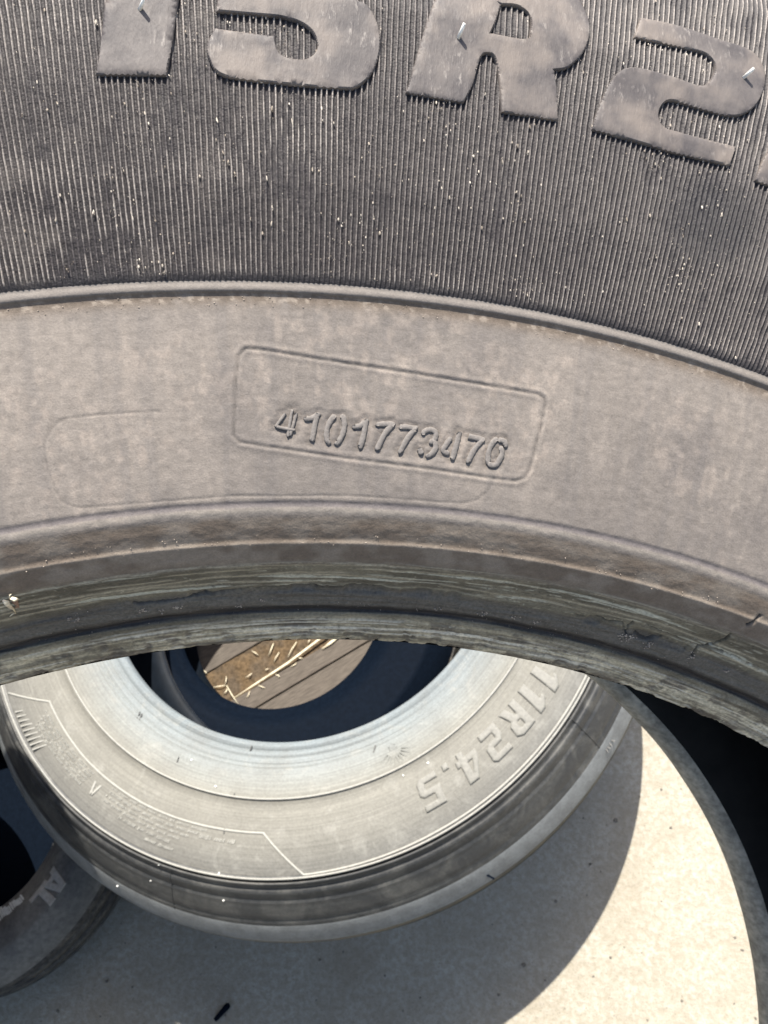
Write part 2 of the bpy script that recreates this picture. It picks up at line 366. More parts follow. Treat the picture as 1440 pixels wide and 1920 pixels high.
li = fbm(S_*24, R2*2300+9*fbm(S_*14, R2*60, 78), 79, 4)
g1 = lerp(A3([.100, .090, .068]), A3([.170, .154, .115]), sstep(.38, .62, fbm(S_*70, R2*330, 80)))
g1 = lerp(g1, A3([.52, .52, .44]), .75*sstep(.58, .66, li)*(1-sstep(1090, 1102, VR)))
g1 = lerp(g1, lerp(A3([.080, .073, .066]), A3([.125, .116, .104]), fine), .85*sstep(1098, 1106, VR)*(1-sstep(1138, 1150, VR)))
g1 = lerp(g1, A3([.010, .009, .012]), .95*np.exp(-((VR-1140-2*(fbm(S_*60, R2*0, 96)-.5))/6.5)**4))  # shadow in the bead crease painted near black
toec = lerp(A3([.25, .218, .152]), A3([.54, .475, .34]), sstep(.38, .64, fbm(S_*38, R2*500, 81)+.15*(sstep(.1, .45, TH)-.4)))
toec = lerp(toec, A3([.11, .095, .08]), .8*chip*sstep(.3, .6, fbm(S_*60, R2*60, 82)+.15)); toec = lerp(toec, A3([.66, .63, .55]), .7*sstep(.58, .68, li))
g1 = lerp(g1, toec, sstep(1150, 1168, VR))
wl = fbm(S_*16, R2*420+2.2*fbm(S_*30, R2*120, 87), 88, 3); ln = sstep(.955, .992, 1-np.abs(((wl*9) % 1)*2-1))
ln2 = sstep(.90, .98, 1-np.abs(((fbm(S_*34, R2*640+2*fbm(S_*50, R2*200, 89), 90, 3)*8) % 1)*2-1))
brk = sstep(.40, .60, fbm(S_*140, R2*500, 91))
g1 = lerp(g1, A3([.42, .40, .32]), .75*ln*brk*(1-sstep(1096, 1108, VR))); g1 = lerp(g1, A3([.040, .037, .032]), .6*ln2*brk)
wav = np.zeros(R2.shape)
for k_l, (v0, amp, wd) in enumerate(((1059, 3, 1.0), (1066, 4, 1.2), (1073, 5, 1.1), (1079, 4, 1.5), (1087, 5, 1.2), (1093, 3, 1.6))):
    d_l = np.abs(VR-v0-amp*2*(fbm(S_*55, R2*0+k_l*3.3, 101+k_l, 4)-.5)); wav = np.maximum(wav, np.exp(-(d_l/wd)**2)*sstep(.42, .56, fbm(S_*38, R2*0+k_l*7.7, 111+k_l, 4)))
g1 = lerp(g1, A3([.50, .45, .34]), .6*wav)
st_ = .7*fbm(S_*75, R2*2500+7*fbm(S_*30, R2*60, 121), 122, 4)+.3*fbm(S_*700, R2*1500, 124, 3); toez = sstep(1160, 1172, VR); rt = .55+.45*sstep(.0, .35, TH)
g1 = lerp(g1, A3([.80, .70, .51]), .55*toez*rt*sstep(.53, .66, st_)); g1 = lerp(g1, A3([.075, .066, .054]), .5*toez*sstep(.46, .34, st_))
g1 = lerp(g1, A3([.07, .055, .045]), .8*sstep(1188, 1195, VR)*sstep(.42, .58, fbm(S_*130, R2*300, 123, 4)))
g1 = lerp(g1, A3([.62, .58, .46]), .6*ln*brk*sstep(1150, 1165, VR)); g1 = lerp(g1, A3([.065, .055, .045]), .55*sstep(.60, .70, fbm(S_*38, R2*900, 92, 5))*sstep(1104, 1110, VR))
c = lerp(c, g1, bead_m)
c = lerp(c, A3([.10, .085, .072]), .55*rec*sstep(.3, .7, fbm(U/6, V/5, 83))); c = lerp(c, A3([.075, .066, .060]), .8*np.exp(-(dpl/2.2)**2)*(.4+.6*vnoise(U/8, V/8, 84)))  # digit recess and plate outline coloured darker
c = lerp(c, A3([.10, .088, .08]), .45*np.exp(-(dfa/1.7)**2)); c = lerp(c, A3([.022, .020, .019]), .9*crk)
uvF = np.stack([S_, R2], -1)
ks = int(np.argmin(abs(vv-1053)))
grid('sidewall', Pf[:ks+1], MAT_FACE, front, True, uvF[:ks+1], c[:ks+1])
grid('bead', Pf[ks:], MAT_BEAD, front, True, uvF[ks:], c[ks:])

# ribbed band: fine radial ribs
def ribs(t0, t1, n, rows, fineness):
    ph = A3([0, .22, .42, .56, .66, .82]) if fineness else A3([0, .5, .7]); hh = A3([0, .00003, .00026, .00052, .00047, .00005]) if fineness else A3([0, .0004, .0003])
    step = (t1-t0)/n; t = (t0 + (np.arange(n)[:, None]+ph[None])*step).ravel(); hgt = np.tile(hh, n); idx = np.repeat(np.arange(n), len(ph)); phs = np.tile(ph, n)
    r = rows[:, None]+0*t; tt = t[None]+0*r
    if fineness:
        tt = tt + step*.22*(vnoise(idx[None]*.31+7, r*55, 91)-.5) + step*.12*(vnoise(idx[None]*3.7, r*420, 92)-.5)
        wear = .72+.5*vnoise(idx[None]*1.9, r*300, 93) - .5*sstep(.6, .75, fbm(tt*45, r*60, 94))*vnoise(idx[None]*5.3, r*700, 95)
    else: wear = 1
    h = hgt[None]*wear*(.25+.75*sstep(0, .0011, r-R_RIDGE))
    P = np.stack([r*np.sin(tt), r*np.cos(tt), -w_of_r(r)+h], -1)
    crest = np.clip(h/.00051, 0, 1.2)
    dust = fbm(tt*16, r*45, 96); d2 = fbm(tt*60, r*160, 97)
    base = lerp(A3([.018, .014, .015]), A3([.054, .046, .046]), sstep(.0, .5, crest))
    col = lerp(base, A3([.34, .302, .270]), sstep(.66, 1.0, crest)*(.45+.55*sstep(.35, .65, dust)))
    col = lerp(col, A3([.15, .13, .115]), .22*sstep(.52, .70, d2)*sstep(.35, .6, dust))
    col = lerp(col, A3([.016, .014, .017]), .88*np.exp(-((((tt-SC[0])*RC0-.25*(r-SC[1]))/.0125)**2+((r-SC[1])/.0105)**2)**2))
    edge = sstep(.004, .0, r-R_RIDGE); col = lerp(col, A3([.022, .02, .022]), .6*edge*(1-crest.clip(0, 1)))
    return P, col, np.stack([tt*.38, r], -1)
q_ = on_face(A3([1340.]), A3([415.]))[0]; SC = (math.atan2(q_[0], q_[1]), math.hypot(q_[0], q_[1])); RC0 = .38     # soft dark patch below the last letter
NR_ALL = 2110; pitch = 2*math.pi/NR_ALL; nfine = int((TH1-TH0-.14)/pitch)
t0 = -.37; t1 = t0+nfine*pitch
rowsf = np.r_[R_RIDGE-.0002, np.arange(R_RIDGE+.0006, .456, .0011)]
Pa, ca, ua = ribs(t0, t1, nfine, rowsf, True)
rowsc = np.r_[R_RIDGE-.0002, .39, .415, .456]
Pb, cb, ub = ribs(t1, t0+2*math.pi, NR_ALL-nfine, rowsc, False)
def flat(P, c, u):
    ni, nj = P.shape[:2]; j = np.arange(nj-1); i = np.arange(ni-1)[:, None]
    return P.reshape(-1, 3), np.stack([i*nj+j, i*nj+j+1, (i+1)*nj+j+1, (i+1)*nj+j], -1).reshape(-1, 4)[:, ::-1], c.reshape(-1, 3), u.reshape(-1, 2)
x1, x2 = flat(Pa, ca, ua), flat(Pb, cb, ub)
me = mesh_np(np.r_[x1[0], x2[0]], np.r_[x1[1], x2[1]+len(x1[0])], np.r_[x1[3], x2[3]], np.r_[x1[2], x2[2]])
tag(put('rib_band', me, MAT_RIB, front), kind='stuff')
# shoulder, tread, far side, inside
sh = [(r, -w_of_r(r)) for r in (.4558, .462, .475, .483, .490, .496, .5, .504, .507)]
revolve('shoulder', [(a, float(b)) for a, b in sh], MAT_TREAD, front, 300)
WT = .208
tr = [(.507, -.034)]
for g in (.052, .088, .120, .156): tr += [(.508, -g+.004), (.496, -g+.003), (.496, -g-.003), (.508, -g-.004)]
tr += [(.507, -WT+.034)]
revolve('tread', tr, MAT_TREAD, front, 300)
far = [(r, -(WT-float(w_of_r(r)))) for r in (.507, .5, .49, .475, .45, .425, .405, .385, .363, .345, .325, .31, .300, .292, .287, .284)]
revolve('far_sidewall', far, MAT_TREAD, front, 300)
fb = [(.284, -.2105), (.2828, -.207), (.2833, -.203), (.285, -.199), (.2875, -.1955), (.2905, -.194)]
m_fb = plain('far_bead_rubber', (.48, .43, .34), .7, .3, 260, .6, 1.3, .0004, (.34, .31, .25))
revolve('far_bead', fb, m_fb, front, 300, wob=.0012)
inner = [(.2902, -.1942), (.31, -.192), (.335, -.207), (.37, -.226), (.42, -.230), (.46, -.213), (.482, -.18), (.490, -.104), (.482, -.03), (.46, .008), (.42, .025), (.37, .024), (.335, .012), (.312, -.008), (.296, -.0125), (.287, -.0095), (.2845, -.006)]
inner[-1] = (float(rr[-1]), float(-ww[-1])-.0002)
MAT_LINER = plain('inner_liner_rubber', (.024, .020, .016), .7, .3, 60, .7, 1.3, .0003)
revolve('inner_liner', inner, MAT_LINER, front, 300)

# raised reliefs with a bevelled rim, cut from outlines in a flat (x, y) chart and laid on a surface
def catmull(pts, closed=True, n=6):
    """points given as (x, y) are smooth, (x, y, 1) are corners"""
    out = []; m = len(pts)
    for i in range(m if closed else m-1):
        p1 = A3(pts[i][:2], float); p2 = A3(pts[(i+1) % m][:2], float); c1 = len(pts[i]) > 2; c2 = len(pts[(i+1) % m]) > 2
        p0 = p1-(p2-p1) if c1 else A3(pts[i-1][:2], float); p3 = p2+(p2-p1) if c2 else A3(pts[(i+2) % m][:2], float)
        for k in range(n):
            t = k/n; out.append(.5*((2*p1)+(-p0+p2)*t+(2*p0-5*p1+4*p2-p3)*t*t+(-p0+3*p1-3*p2+p3)*t**3))
    if not closed: out.append(A3(pts[-1][:2], float))
    return A3(out)
def relief(name, loops, place, h, bev, step, mat, parent, rough=0.0):
    loops = [A3(l, float) for l in loops]; V2 = []; E = []
    for l in loops:
        b = len(V2); d = np.hypot(*np.diff(np.r_[l, l[:1]], axis=0).T); pts = []
        for k in range(len(l)):
            q = max(1, int(d[k]/step+.5))
            for s in range(q): pts.append(l[k]+(l[(k+1) % len(l)]-l[k])*s/q)
        V2 += pts; E += [(b+k, b+(k+1) % len(pts)) for k in range(len(pts))]
    allp = A3(V2)
    def inside(x, y):
        c = np.zeros(x.shape, bool)
        for l in loops: c ^= in_poly(x, y, l)
        return c
    def bdist(x, y):
        d = np.full(x.shape, 1e9)
        for l in loops: d = np.minimum(d, poly_dist(x, y, np.r_[l, l[:1]], 1e3))
        return d
    gx, gy = np.meshgrid(np.arange(allp[:, 0].min(), allp[:, 0].max(), step), np.arange(allp[:, 1].min(), allp[:, 1].max(), step))
    gx = gx+.15*step*(RNG.random(gx.shape)-.5); gy = gy+.15*step*(RNG.random(gy.shape)-.5)
    ok = inside(gx, gy) & (bdist(gx, gy) > bev*1.4); ins = np.c_[gx[ok], gy[ok]]
    extra = []
    for a, b_ in E:
        t = allp[b_]-allp[a]; n_ = A3([-t[1], t[0]])/(np.hypot(*t)+1e-12); mid = (allp[a]+allp[b_])/2
        for s in (1, -1):
            for kk in (.5, 1.0): extra.append(mid+s*bev*kk*n_)
    extra = A3(extra); e_ok = inside(extra[:, 0], extra[:, 1]); ex = extra[e_ok]; dm = bdist(ex[:, 0], ex[:, 1]); ex = ex[dm > bev*.35]
    pts = np.r_[allp, ex, ins]
    r_ = delaunay_2d_cdt([Vector(p) for p in pts], E, [], 0, 1e-9)
    vo = A3([tuple(v) for v in r_[0]]); Fo = [f for f in r_[2] if len(f) == 3]
    Fa = A3(Fo); cen = vo[Fa].mean(1); Fa = Fa[inside(cen[:, 0], cen[:, 1])]
    used = {}
    for f in Fa:
        for a, b_ in ((f[0], f[1]), (f[1], f[2]), (f[2], f[0])): used[(a, b_)] = 1
    d = bdist(vo[:, 0], vo[:, 1]); t = np.clip(d/bev, 0, 1); hz = h*(.55+.45*np.sqrt(1-(1-t)**2))
    if rough: hz = hz + rough*(fbm(vo[:, 0]/(step*2), vo[:, 1]/(step*2), 5)-.5)*t
    top = place(vo[:, 0], vo[:, 1], hz); bot = place(vo[:, 0], vo[:, 1], hz*0-.0004)
    n = len(vo); F = [tuple(f) for f in Fa]
    for (a, b_) in used:
        if (b_, a) not in used: F.append((b_, a, n+a, n+b_))
    me = bpy.data.meshes.new(name); me.from_pydata(np.r_[top, bot].tolist(), [], [tuple(int(i) for i in f) for f in F]); me.update()
    o = put(name, me, mat, parent); me.set_sharp_from_angle(angle=math.radians(50)); return o
# chart of the front face: arc length at r = .40 and radius
RC = .40
def chartF(pts):
    pts = A3(pts, float); P = on_face(pts[:, 0], pts[:, 1], .001); return np.c_[np.arctan2(P[:, 0], P[:, 1])*RC, np.hypot(P[:, 0], P[:, 1])]
def placeF(x, y, h):
    t = np.asarray(x)/RC; return np.stack([y*np.sin(t), y*np.cos(t), -w_of_r(y)+h+.00022], -1)
def placeF2(dt):
    return lambda x, y, h: placeF(np.asarray(x)+dt*RC, y, h)
K = 1
seven = [(179, 139, K), (312, 140, K), (322, 85), (334, 0), (346, -60, K), (400, -62, K), (412, -125, K), (150, -135, K), (141, -75, K), (212, -68, K), (197, 0), (187, 90)]
five = [(402, 52, K), (515, 67, K), (517, 82), (523, 98), (540, 107), (570, 110), (588, 101), (595, 85), (586, 60), (562, 41), (525, 30, K), (405, 20, K), (415, -50), (428, -128, K), (700, -92, K), (690, -36, K), (560, -55, K), (553, -18, K), (640, -10), (672, 0), (692, 12), (706, 36), (713, 66), (711, 102), (696, 139), (670, 162), (640, 165), (550, 158), (450, 147), (411, 137), (394, 115), (387, 86)]
arr = [(761, 173, K), (870, 192, K), (886, 160), (900, 112), (910, 99), (927, 106), (936, 145), (941, 209, K), (1047, 225, K), (1046, 175), (1040, 131, K), (1065, 126), (1092, 101), (1105, 70), (1106, 42), (1096, 14), (1080, -8), (1040, -22), (842, -60, K), (815, 0), (790, 75), (772, 140)]
arr_h = [(940, 8, K), (930, 40), (921, 61, K), (985, 72), (995, 56), (995, 34), (985, 18), (965, 9)]
two = [(1202, 32, K), (1270, 46), (1355, 74), (1400, 89), (1424, 108), (1436, 138), (1432, 170), (1418, 197), (1398, 212), (1368, 217), (1310, 202), (1262, 188), (1243, 196), (1236, 216), (1245, 236), (1272, 246), (1382, 275, K), (1369, 310, K), (1270, 287), (1170, 258), (1110, 242, K), (1118, 215), (1135, 172), (1150, 145), (1166, 130), (1190, 125), (1222, 131), (1270, 145), (1312, 159), (1330, 152), (1341, 133), (1338, 114), (1324, 101), (1292, 91), (1190, 69, K)]
for loops in ([seven], [five], [arr, arr_h], [two]):
    relief('letter', [chartF(catmull(l)) for l in loops], placeF, .00085, .0003, .0012, MAT_LETTER, front, .00012)
two_c = chartF(catmull(two)); q = chartF([(1110, 242), (1418, 331)]); dth = (q[1, 0]-q[0, 0])/RC
relief('letter', [two_c], placeF2(dth), .00085, .0003, .0012, MAT_LETTER, front, .00012)

# serial number: raised digits with a rounded top
def digit(strokes, k):
    B = Bag()
    for si, s in enumerate(strokes):
        pts = catmull([(x, y) for x, y in s], False, 5); hw = 5.4 if len(strokes) < 4 else 3.2
        t = np.gradient(pts, axis=0); t /= np.hypot(t[:, 0], t[:, 1])[:, None]+1e-9; n_ = np.c_[-t[:, 1], t[:, 0]]
        pts = np.r_[[pts[0]-t[0]*2.5], pts, [pts[-1]+t[-1]*2.5]]; n_ = np.r_[n_[:1], n_, n_[-1:]]
        w_ = hw*(1+.25*(RNG.random(len(pts))-.5)); w_[0] *= .5; w_[-1] *= .5
        ring = []
        for a, hgt in ((-1, -.0005), (-.92, -.00012), (-.66, .00006), (0, .00008), (.66, .00006), (.92, -.00012), (1, -.0005)):
            q_ = pts+n_*(w_*a)[:, None]; ring.append(on_face(q_[:, 0], q_[:, 1], hgt+si*.00002))
        ring = A3(ring); b = len(B.v); m = ring.shape[1]
        for col_ in range(m):
            for a in range(7): B.v.append(ring[a, col_])
        for col_ in range(m-1):
            for a in range(6): B.f.append((b+col_*7+a, b+col_*7+a+1, b+(col_+1)*7+a+1, b+(col_+1)*7+a))
        B.f.append(tuple(b+a for a in range(7))); B.f.append(tuple(b+(m-1)*7+a for a in range(7)))
    return B.build('digit', MAT_DIGIT, front, True)
for k, g in enumerate(DIG): digit(g, k)

# vent spews: the thin rubber hairs left by the mould
def spew(u0, v0, u1, v1, h, rad, mat):
    a = on_face(A3([u0]), A3([v0]), .0009)[0]; b = on_face(A3([u1]), A3([v1]), h)[0]; B = Bag()
    B.tube([a, (a+b)/2, b], [rad*1.5, rad*1.3, rad*1.2], A3([0, .3, 1]), 1, 8); B.build('vent_spew', mat, front, True)
MAT_SPEW = plain('vent_spew_rubber', (.80, .78, .72), .3, .6, 900, .8, 1.15, .0001)
spew(859, 72, 871, 44, .0034, .00030, MAT_SPEW); spew(1394, 146, 1414, 128, .0034, .00032, MAT_SPEW); spew(262, 18, 270, -2, .003, .0003, MAT_SPEW)
for ang in (1.93, 2.55):
    B = Bag(); rb = .283; a = A3([rb*math.sin(ang), rb*math.cos(ang), -.2065]); iu = A3([-math.sin(ang), -math.cos(ang), 0]); tg = A3([math.cos(ang), -math.sin(ang), 0])
    B.tube([a-iu*.001, a+iu*.003, a+iu*.006+tg*.001, a+iu*.008+tg*.004], [.0005, .0004, .0004, .0003], A3([0, 0, 1]), 1, 6); B.build('vent_spew', MAT_BLACK, front, True)

# dirt lying on the front tyre (one object each: nobody could count it)
def frame_at(u, v, h=0.0):
    P = on_face(A3([u, u+1.5, u]), A3([v, v, v+1.5]), h); ex = nrm(P[1]-P[0]); ey = P[2]-P[0]; ey = nrm(ey-ex*(ey@ex)); return P[0], ex, ey, nrm(np.cross(ey, ex))
FL = Bag(); pxm = 1/9300.
spots = [(89, 206, 6, 4), (108, 195, 5, 3), (42, 218, 6, 3), (510, 204, 8, 3.5), (407, 226, 8, 3), (418, 286, 7, 4), (428, 304, 6, 4), (440, 325, 6, 4), (500, 334, 9, 3.2), (232, 320, 4, 3), (291, 414, 5, 3.5), (470, 412, 5, 2.5), (510, 388, 6, 3), (509, 420, 8, 2.6), (125, 505, 5, 3.5), (308, 510, 6, 3), (105, 412, 7, 2.4), (175, 398, 6, 2.4), (249, 410, 7, 2.4), (548, 230, 12, 2), (180, 42, 8, 4), (970, 273, 5, 5), (942, 304, 9, 2.5), (745, 438, 5, 3), (990, 285, 5, 3), (1230, 483, 5, 3), (930, 345, 6, 3), (1175, 412, 7, 3), (600, 88, 5, 3), (711, 330, 5, 3), (410, 135, 6, 9), (490, 153, 4, 9), (550, 157, 4, 12), (448, 147, 4, 5), (1033, 150, 5, 4), (998, 170, 7, 6), (1018, 180, 6, 4), (1016, 190, 7, 3), (1110, 238, 5, 4), (640, 163, 3, 6)]
for u, v, lv, lu in spots:
    p, ex, ey, ez = frame_at(u, v, .0005); q_s = random.uniform(.5, .95); sk = random.uniform(-.3, .3); FL.blob(p, ex*lu*.7*q_s*pxm, (ey+sk*ex)*lv*.95*q_s*pxm, ez*.0003, 6)
    for q_ in range(random.randint(0, 3)): FL.blob(p+(ex*random.uniform(-.8, .8)*lu+ey*random.uniform(-1.2, 1.2)*lv)*pxm, ex*.9*pxm*random.uniform(.5, 1.3), ey*1.2*pxm*random.uniform(.5, 1.6), ez*.0002, 5)
cl = [(RNG.uniform(0, 1440), RNG.uniform(0, 560), RNG.uniform(15, 70)) for _ in range(34)]
for k in range(1700):
    if k % 3: a, b, s = cl[RNG.integers(len(cl))]; u, v = RNG.normal(a, s), RNG.normal(b, s*1.3)
    else: u, v = RNG.uniform(-10, 1450), RNG.uniform(-10, 690)
    p, ex, ey, ez = frame_at(u, v, .0004); r0 = math.hypot(p[0], p[1])
    if r0 < R_RIDGE+.001: continue
    g = .55+1.9*RNG.random()**4; FL.blob(p, ex*g*.9*pxm, ey*g*RNG.uniform(1.0, 2.4)*pxm, ez*.0002, 5)
o = FL.build('dirt_flakes', MAT_FLAKE); o.matrix_world = front.matrix_world
tag(o, 'pale specks of dried dirt caught between the ribs of the front tyre', 'dirt', kind='stuff')
CR = Bag()
cr = [(1170, 1194, 7, 13), (1178, 1199, 5, 10), (1217, 1206, 5, 6), (1216, 1212, 5, 5), (1296, 1232, 4, 6), (1300, 1222, 3, 4), (1361, 1258, 3, 4), (905, 1150, 5, 8), (965, 1158, 4, 5), (1005, 1166, 4, 9), (140, 1160, 5, 10), (270, 1145, 4, 7), (335, 1138, 5, 8), (305, 1145, 4, 4), (494, 1125, 3, 5), (448, 1137, 3, 6), (820, 1142, 3, 4)]
for u, v, a, b in cr:
    for q in range(int(b*1.6)):
        uu, vq = RNG.normal(u, b*.7), RNG.normal(v, a*.45); p, ex, ey, ez = frame_at(uu, vq, .0002); g = RNG.uniform(.7, 2.4)*pxm*1.2; CR.blob(p, ex*g, ey*g*.8, ez*g, 5)
for k in range(420):
    u = RNG.uniform(-10, 1450); v = RNG.choice([RNG.uniform(1065, 1200), RNG.uniform(1120, 1150), RNG.uniform(560, 580), RNG.uniform(1000, 1022)])
    p0 = at_w(A3([600.]), A3([v]), w_of_r(A3([.3])))[0]
    rw = float(np.interp(v, vv, rr)); t_ = math.atan2(*(on_face(A3([u]), A3([v]))[0][:2])); P = A3([rw*math.sin(t_), rw*math.cos(t_), -float(w_of_r(rw))])
    ex = A3([math.cos(t_), -math.sin(t_), 0]); ey = A3([math.sin(t_), math.cos(t_), 0]); g = (.4+.9*RNG.random()**2)*pxm; CR.blob(P+A3([0, 0, .0001]), ex*g*1.3, ey*g, A3([0, 0, g]), 5)
o = CR.build('dirt_crumbs', MAT_CRUMB); o.matrix_world = front.matrix_world
tag(o, 'brown crumbs of soil lodged in the bead creases of the front tyre', 'dirt', kind='stuff')
# withered seed husk stuck to the bead at the left edge
def blade(pts, wid, mat, parent, name):
    P = [on_face(A3([u]), A3([v]), h*1.5+.0004)[0] for u, v, h in pts]; B = Bag(); m = len(P)
    B.tube(P, [w_*1.25*pxm for w_ in wid], A3([.2, .2, 1]), .3, 6); return B.build(name, mat, parent, True)
tuft = root('dry_husk', front.matrix_world, 'small withered pale husk stuck on the bead at the left edge', 'dry husk')
MAT_HUSK = plain('husk', (.92, .82, .60), .7, .2, 900, .75, 1.2, .0002, (.55, .45, .33)); MAT_HUSKB = plain('husk_brown', (.30, .19, .13), .8, .2, 900, .7, 1.3, .0002)
blade([(5, 1125, .0012), (12, 1130, .0022), (19, 1138, .0020), (25, 1142, .0010), (29, 1148, .0004)], [1.5, 4.2, 3.2, 1.6, .8], MAT_HUSK, tuft, 'husk_blade')
blade([(17, 1124, .0012), (18, 1117, .0026), (21, 1114, .003)], [1.1, 1.2, .6], MAT_HUSK, tuft, 'husk_blade')
blade([(19, 1121, .0012), (27, 1124, .0026), (36, 1123, .0018)], [2.6, 3.4, .8], MAT_HUSK, tuft, 'husk_blade')
blade([(21, 1122, .0006), (29, 1129, .0012), (34, 1138, .0008), (27, 1140, .0004)], [2.0, 4.4, 2.4, .8], MAT_HUSKB, tuft, 'husk_blade')
blade([(18, 1156, .0006), (24, 1151, .0012), (30, 1150, .0006)], [.8, 1.2, .8], MAT_HUSK, tuft, 'husk_blade')

# ------------------------------------------------------------------ LYING TRUCK TYRE (11R24.5)
lying = root('truck_tyre', Matrix.Translation((0, 0, BEAD_Z)), 'dusty truck tyre lettered 11R24.5, lying flat in the middle', 'tyre')
top = [(.311, -.014), (.3115, -.006), (.3135, -.001), (.317, .0008), (.3205, .0012), (.3235, -.0002), (.3255, -.0012), (.3275, .0016), (.330, .0034), (.3325, .0034), (.3345, .0022), (.3362, .0046), (.340, .0068), (.3425, .0072), (.3442, .0062), (.3458, .0092), (.3474, .0112), (.349, .0098), (.352, .0120),
  (.36, .0160), (.372, .0192), (.3863, .0222), (.3880, .0246), (.3898, .0246), (.3915, .0225), (.405, .0255), (.42, .0275), (.44, .0285), (.457, .0275), (.471, .0250), (.4790, .0228)]
shd = [(.4790, .0228), (.4806, .0224), (.4816, .0252), (.4834, .0252), (.4843, .0215), (.4856, .0180), (.4866, .0228), (.4885, .0230), (.4898, .0196), (.4915, .0160), (.4935, .0134), (.4950, .0135), (.4975, .0132), (.4995, .0106), (.5035, .0040), (.5048, .0008), (.5062, -.0006), (.5085, -.0010), (.5102, -.0030), (.5120, -.0060), (.5145, -.0082), (.5165, -.0105), (.5220, -.0170), (.5265, -.0232), (.5282, -.0275), (.5305, -.0284), (.5325, -.0325),
  (.5345, -.0345), (.5362, -.0360), (.5425, -.0450), (.5480, -.0535), (.5515, -.0595), (.5525, -.0620)]
low = [(r, -.22-z) for r, z in (top+shd[1:])][::-1]
revolve('sidewall', top[18:], MAT_DUSTY, lying, 420); revolve('bead', top[:19], MAT_DUSTY, lying, 420)
MAT_EDGE = plain('dusty_tread_edge_rubber', (.185, .195, .198), .5, .45, 260, .85, 1.15, .0002, (.14, .147, .15))
k2 = [i for i, p in enumerate(shd) if p[0] == .5345][0]
revolve('shoulder', shd[:k2+1], MAT_SHOULDER, lying, 420); revolve('tread_edge', shd[k2:], MAT_EDGE, lying, 420)
trA = [(.5525, -.0620), (.5535, -.0660)]
for g in (.082, .103, .117, .138): trA += [(.5545, -g+.005), (.541, -g+.004), (.541, -g-.004), (.5545, -g-.005)]
trA += [(.5535, -.154), (.5525, -.158)]
MAT_TREADA = plain('new_tread_rubber', (.13, .115, .085), .8, .25, 120, .7, 1.2, .0003, (.075, .072, .066))
revolve('tread', trA, MAT_TREADA, lying, 420)
MAT_RIM = plain('lower_bead_rubber', (.10, .105, .115), .4, .5, 200, .85, 1.15, .0002)  # paler ring, the sun glint put into the bead colour
revolve('far_sidewall', low[:-3], MAT_SHOULDER, lying, 300); revolve('far_bead', low[-4:], MAT_RIM, lying, 300)
inA = [(.311, -.206), (.318, -.200), (.34, -.212), (.38, -.228), (.44, -.235), (.49, -.222), (.525, -.18), (.532, -.11), (.525, -.04), (.49, .002), (.44, .015), (.38, .008), (.34, -.008), (.318, -.020), (.311, -.014)]
MAT_LINERA = plain('new_inner_liner_rubber', (.006, .009, .014), .6, .12, 60, .75, 1.25, .0002)
revolve('inner_liner', inA, MAT_LINERA, lying, 360)
TA = A3(sorted(top+shd)); zA_ = lambda r: np.interp(r, TA[:, 0], TA[:, 1])
GL = {'1': ([[(.16, 0), (.46, 0), (.46, 1), (.24, 1), (.02, .80), (.02, .64), (.16, .70)]], .5),
 'R': ([[(0, 0), (0, 1), (.48, 1), (.66, .88), (.66, .54), (.54, .44), (.70, 0), (.44, 0), (.30, .38), (.25, .38), (.25, 0)], [(.25, .80), (.25, .57), (.38, .57), (.42, .62), (.42, .75), (.38, .80)]], .7),
 '2': ([[(0, 0), (0, .44), (.12, .59), (.43, .59), (.43, .80), (0, .80), (0, 1), (.54, 1), (.66, .90), (.66, .52), (.54, .40), (.23, .40), (.23, .21), (.66, .21), (.66, 0)]], .66),
 '4': ([[(.38, 0), (.38, .2), (0, .2), (0, .39), (.30, 1), (.61, 1), (.61, .4), (.72, .4), (.72, .2), (.61, .2), (.61, 0)], [(.2, .4), (.38, .4), (.38, .78)]], .72),
 '.': ([[(0, 0), (.2, 0), (.2, .2), (0, .2)]], .2),
 '5': ([[(0, 0), (0, .2), (.43, .2), (.43, .4), (0, .4), (0, 1), (.62, 1), (.62, .8), (.22, .8), (.22, .59), (.54, .59), (.66, .49), (.66, .12), (.54, 0)]], .66),
 'A': ([[(0, 0), (.24, 1), (.54, 1), (.78, 0), (.53, 0), (.49, .19), (.29, .19), (.25, 0)], [(.33, .38), (.45, .38), (.39, .70)]], .78),
 'L': ([[(0, 0), (0, 1), (.26, 1), (.26, .22), (.62, .22), (.62, 0)]], .62),
 'M': ([[(0, 0), (0, 1), (.2, 1), (.4, .5), (.6, 1), (.8, 1), (.8, 0), (.6, 0), (.6, .6), (.4, .2), (.2, .6), (.2, 0)]], .8)}
def arc_letter(ch, ang, r0, hgt, wid, zf, h, bev, step, mat, parent, slant=.12, name='letter'):
    loops, gw = GL[ch]; rc = r0+hgt/2; aw = math.radians(ang)
    def place(x, y, hz):
        t = aw - x/rc; return np.stack([y*np.cos(t), y*np.sin(t), zf(y)+hz], -1)
    return relief(name, [[((x-gw/2+slant*(y-.5))*wid/.66, r0+y*hgt) for x, y in l] for l in loops], place, h, bev, step, mat, parent)
MAT_LETA = plain('dusty_letter_rubber', (.200, .196, .178), .65, .35, 300, .85, 1.12, .0002)
for ch, ang in (('1', -29.7), ('1', -33.9), ('R', -38.8), ('2', -44.3), ('4', -49.9), ('.', -53.9), ('5', -57.8)):
    arc_letter(ch, ang, .4140, .040, .030, zA_, .0026, .0024, .0024, MAT_LETA, lying)
def polar(r, a, dz=0.0):
    a = math.radians(a); return A3([r*math.cos(a), r*math.sin(a), zA_(r)+dz])
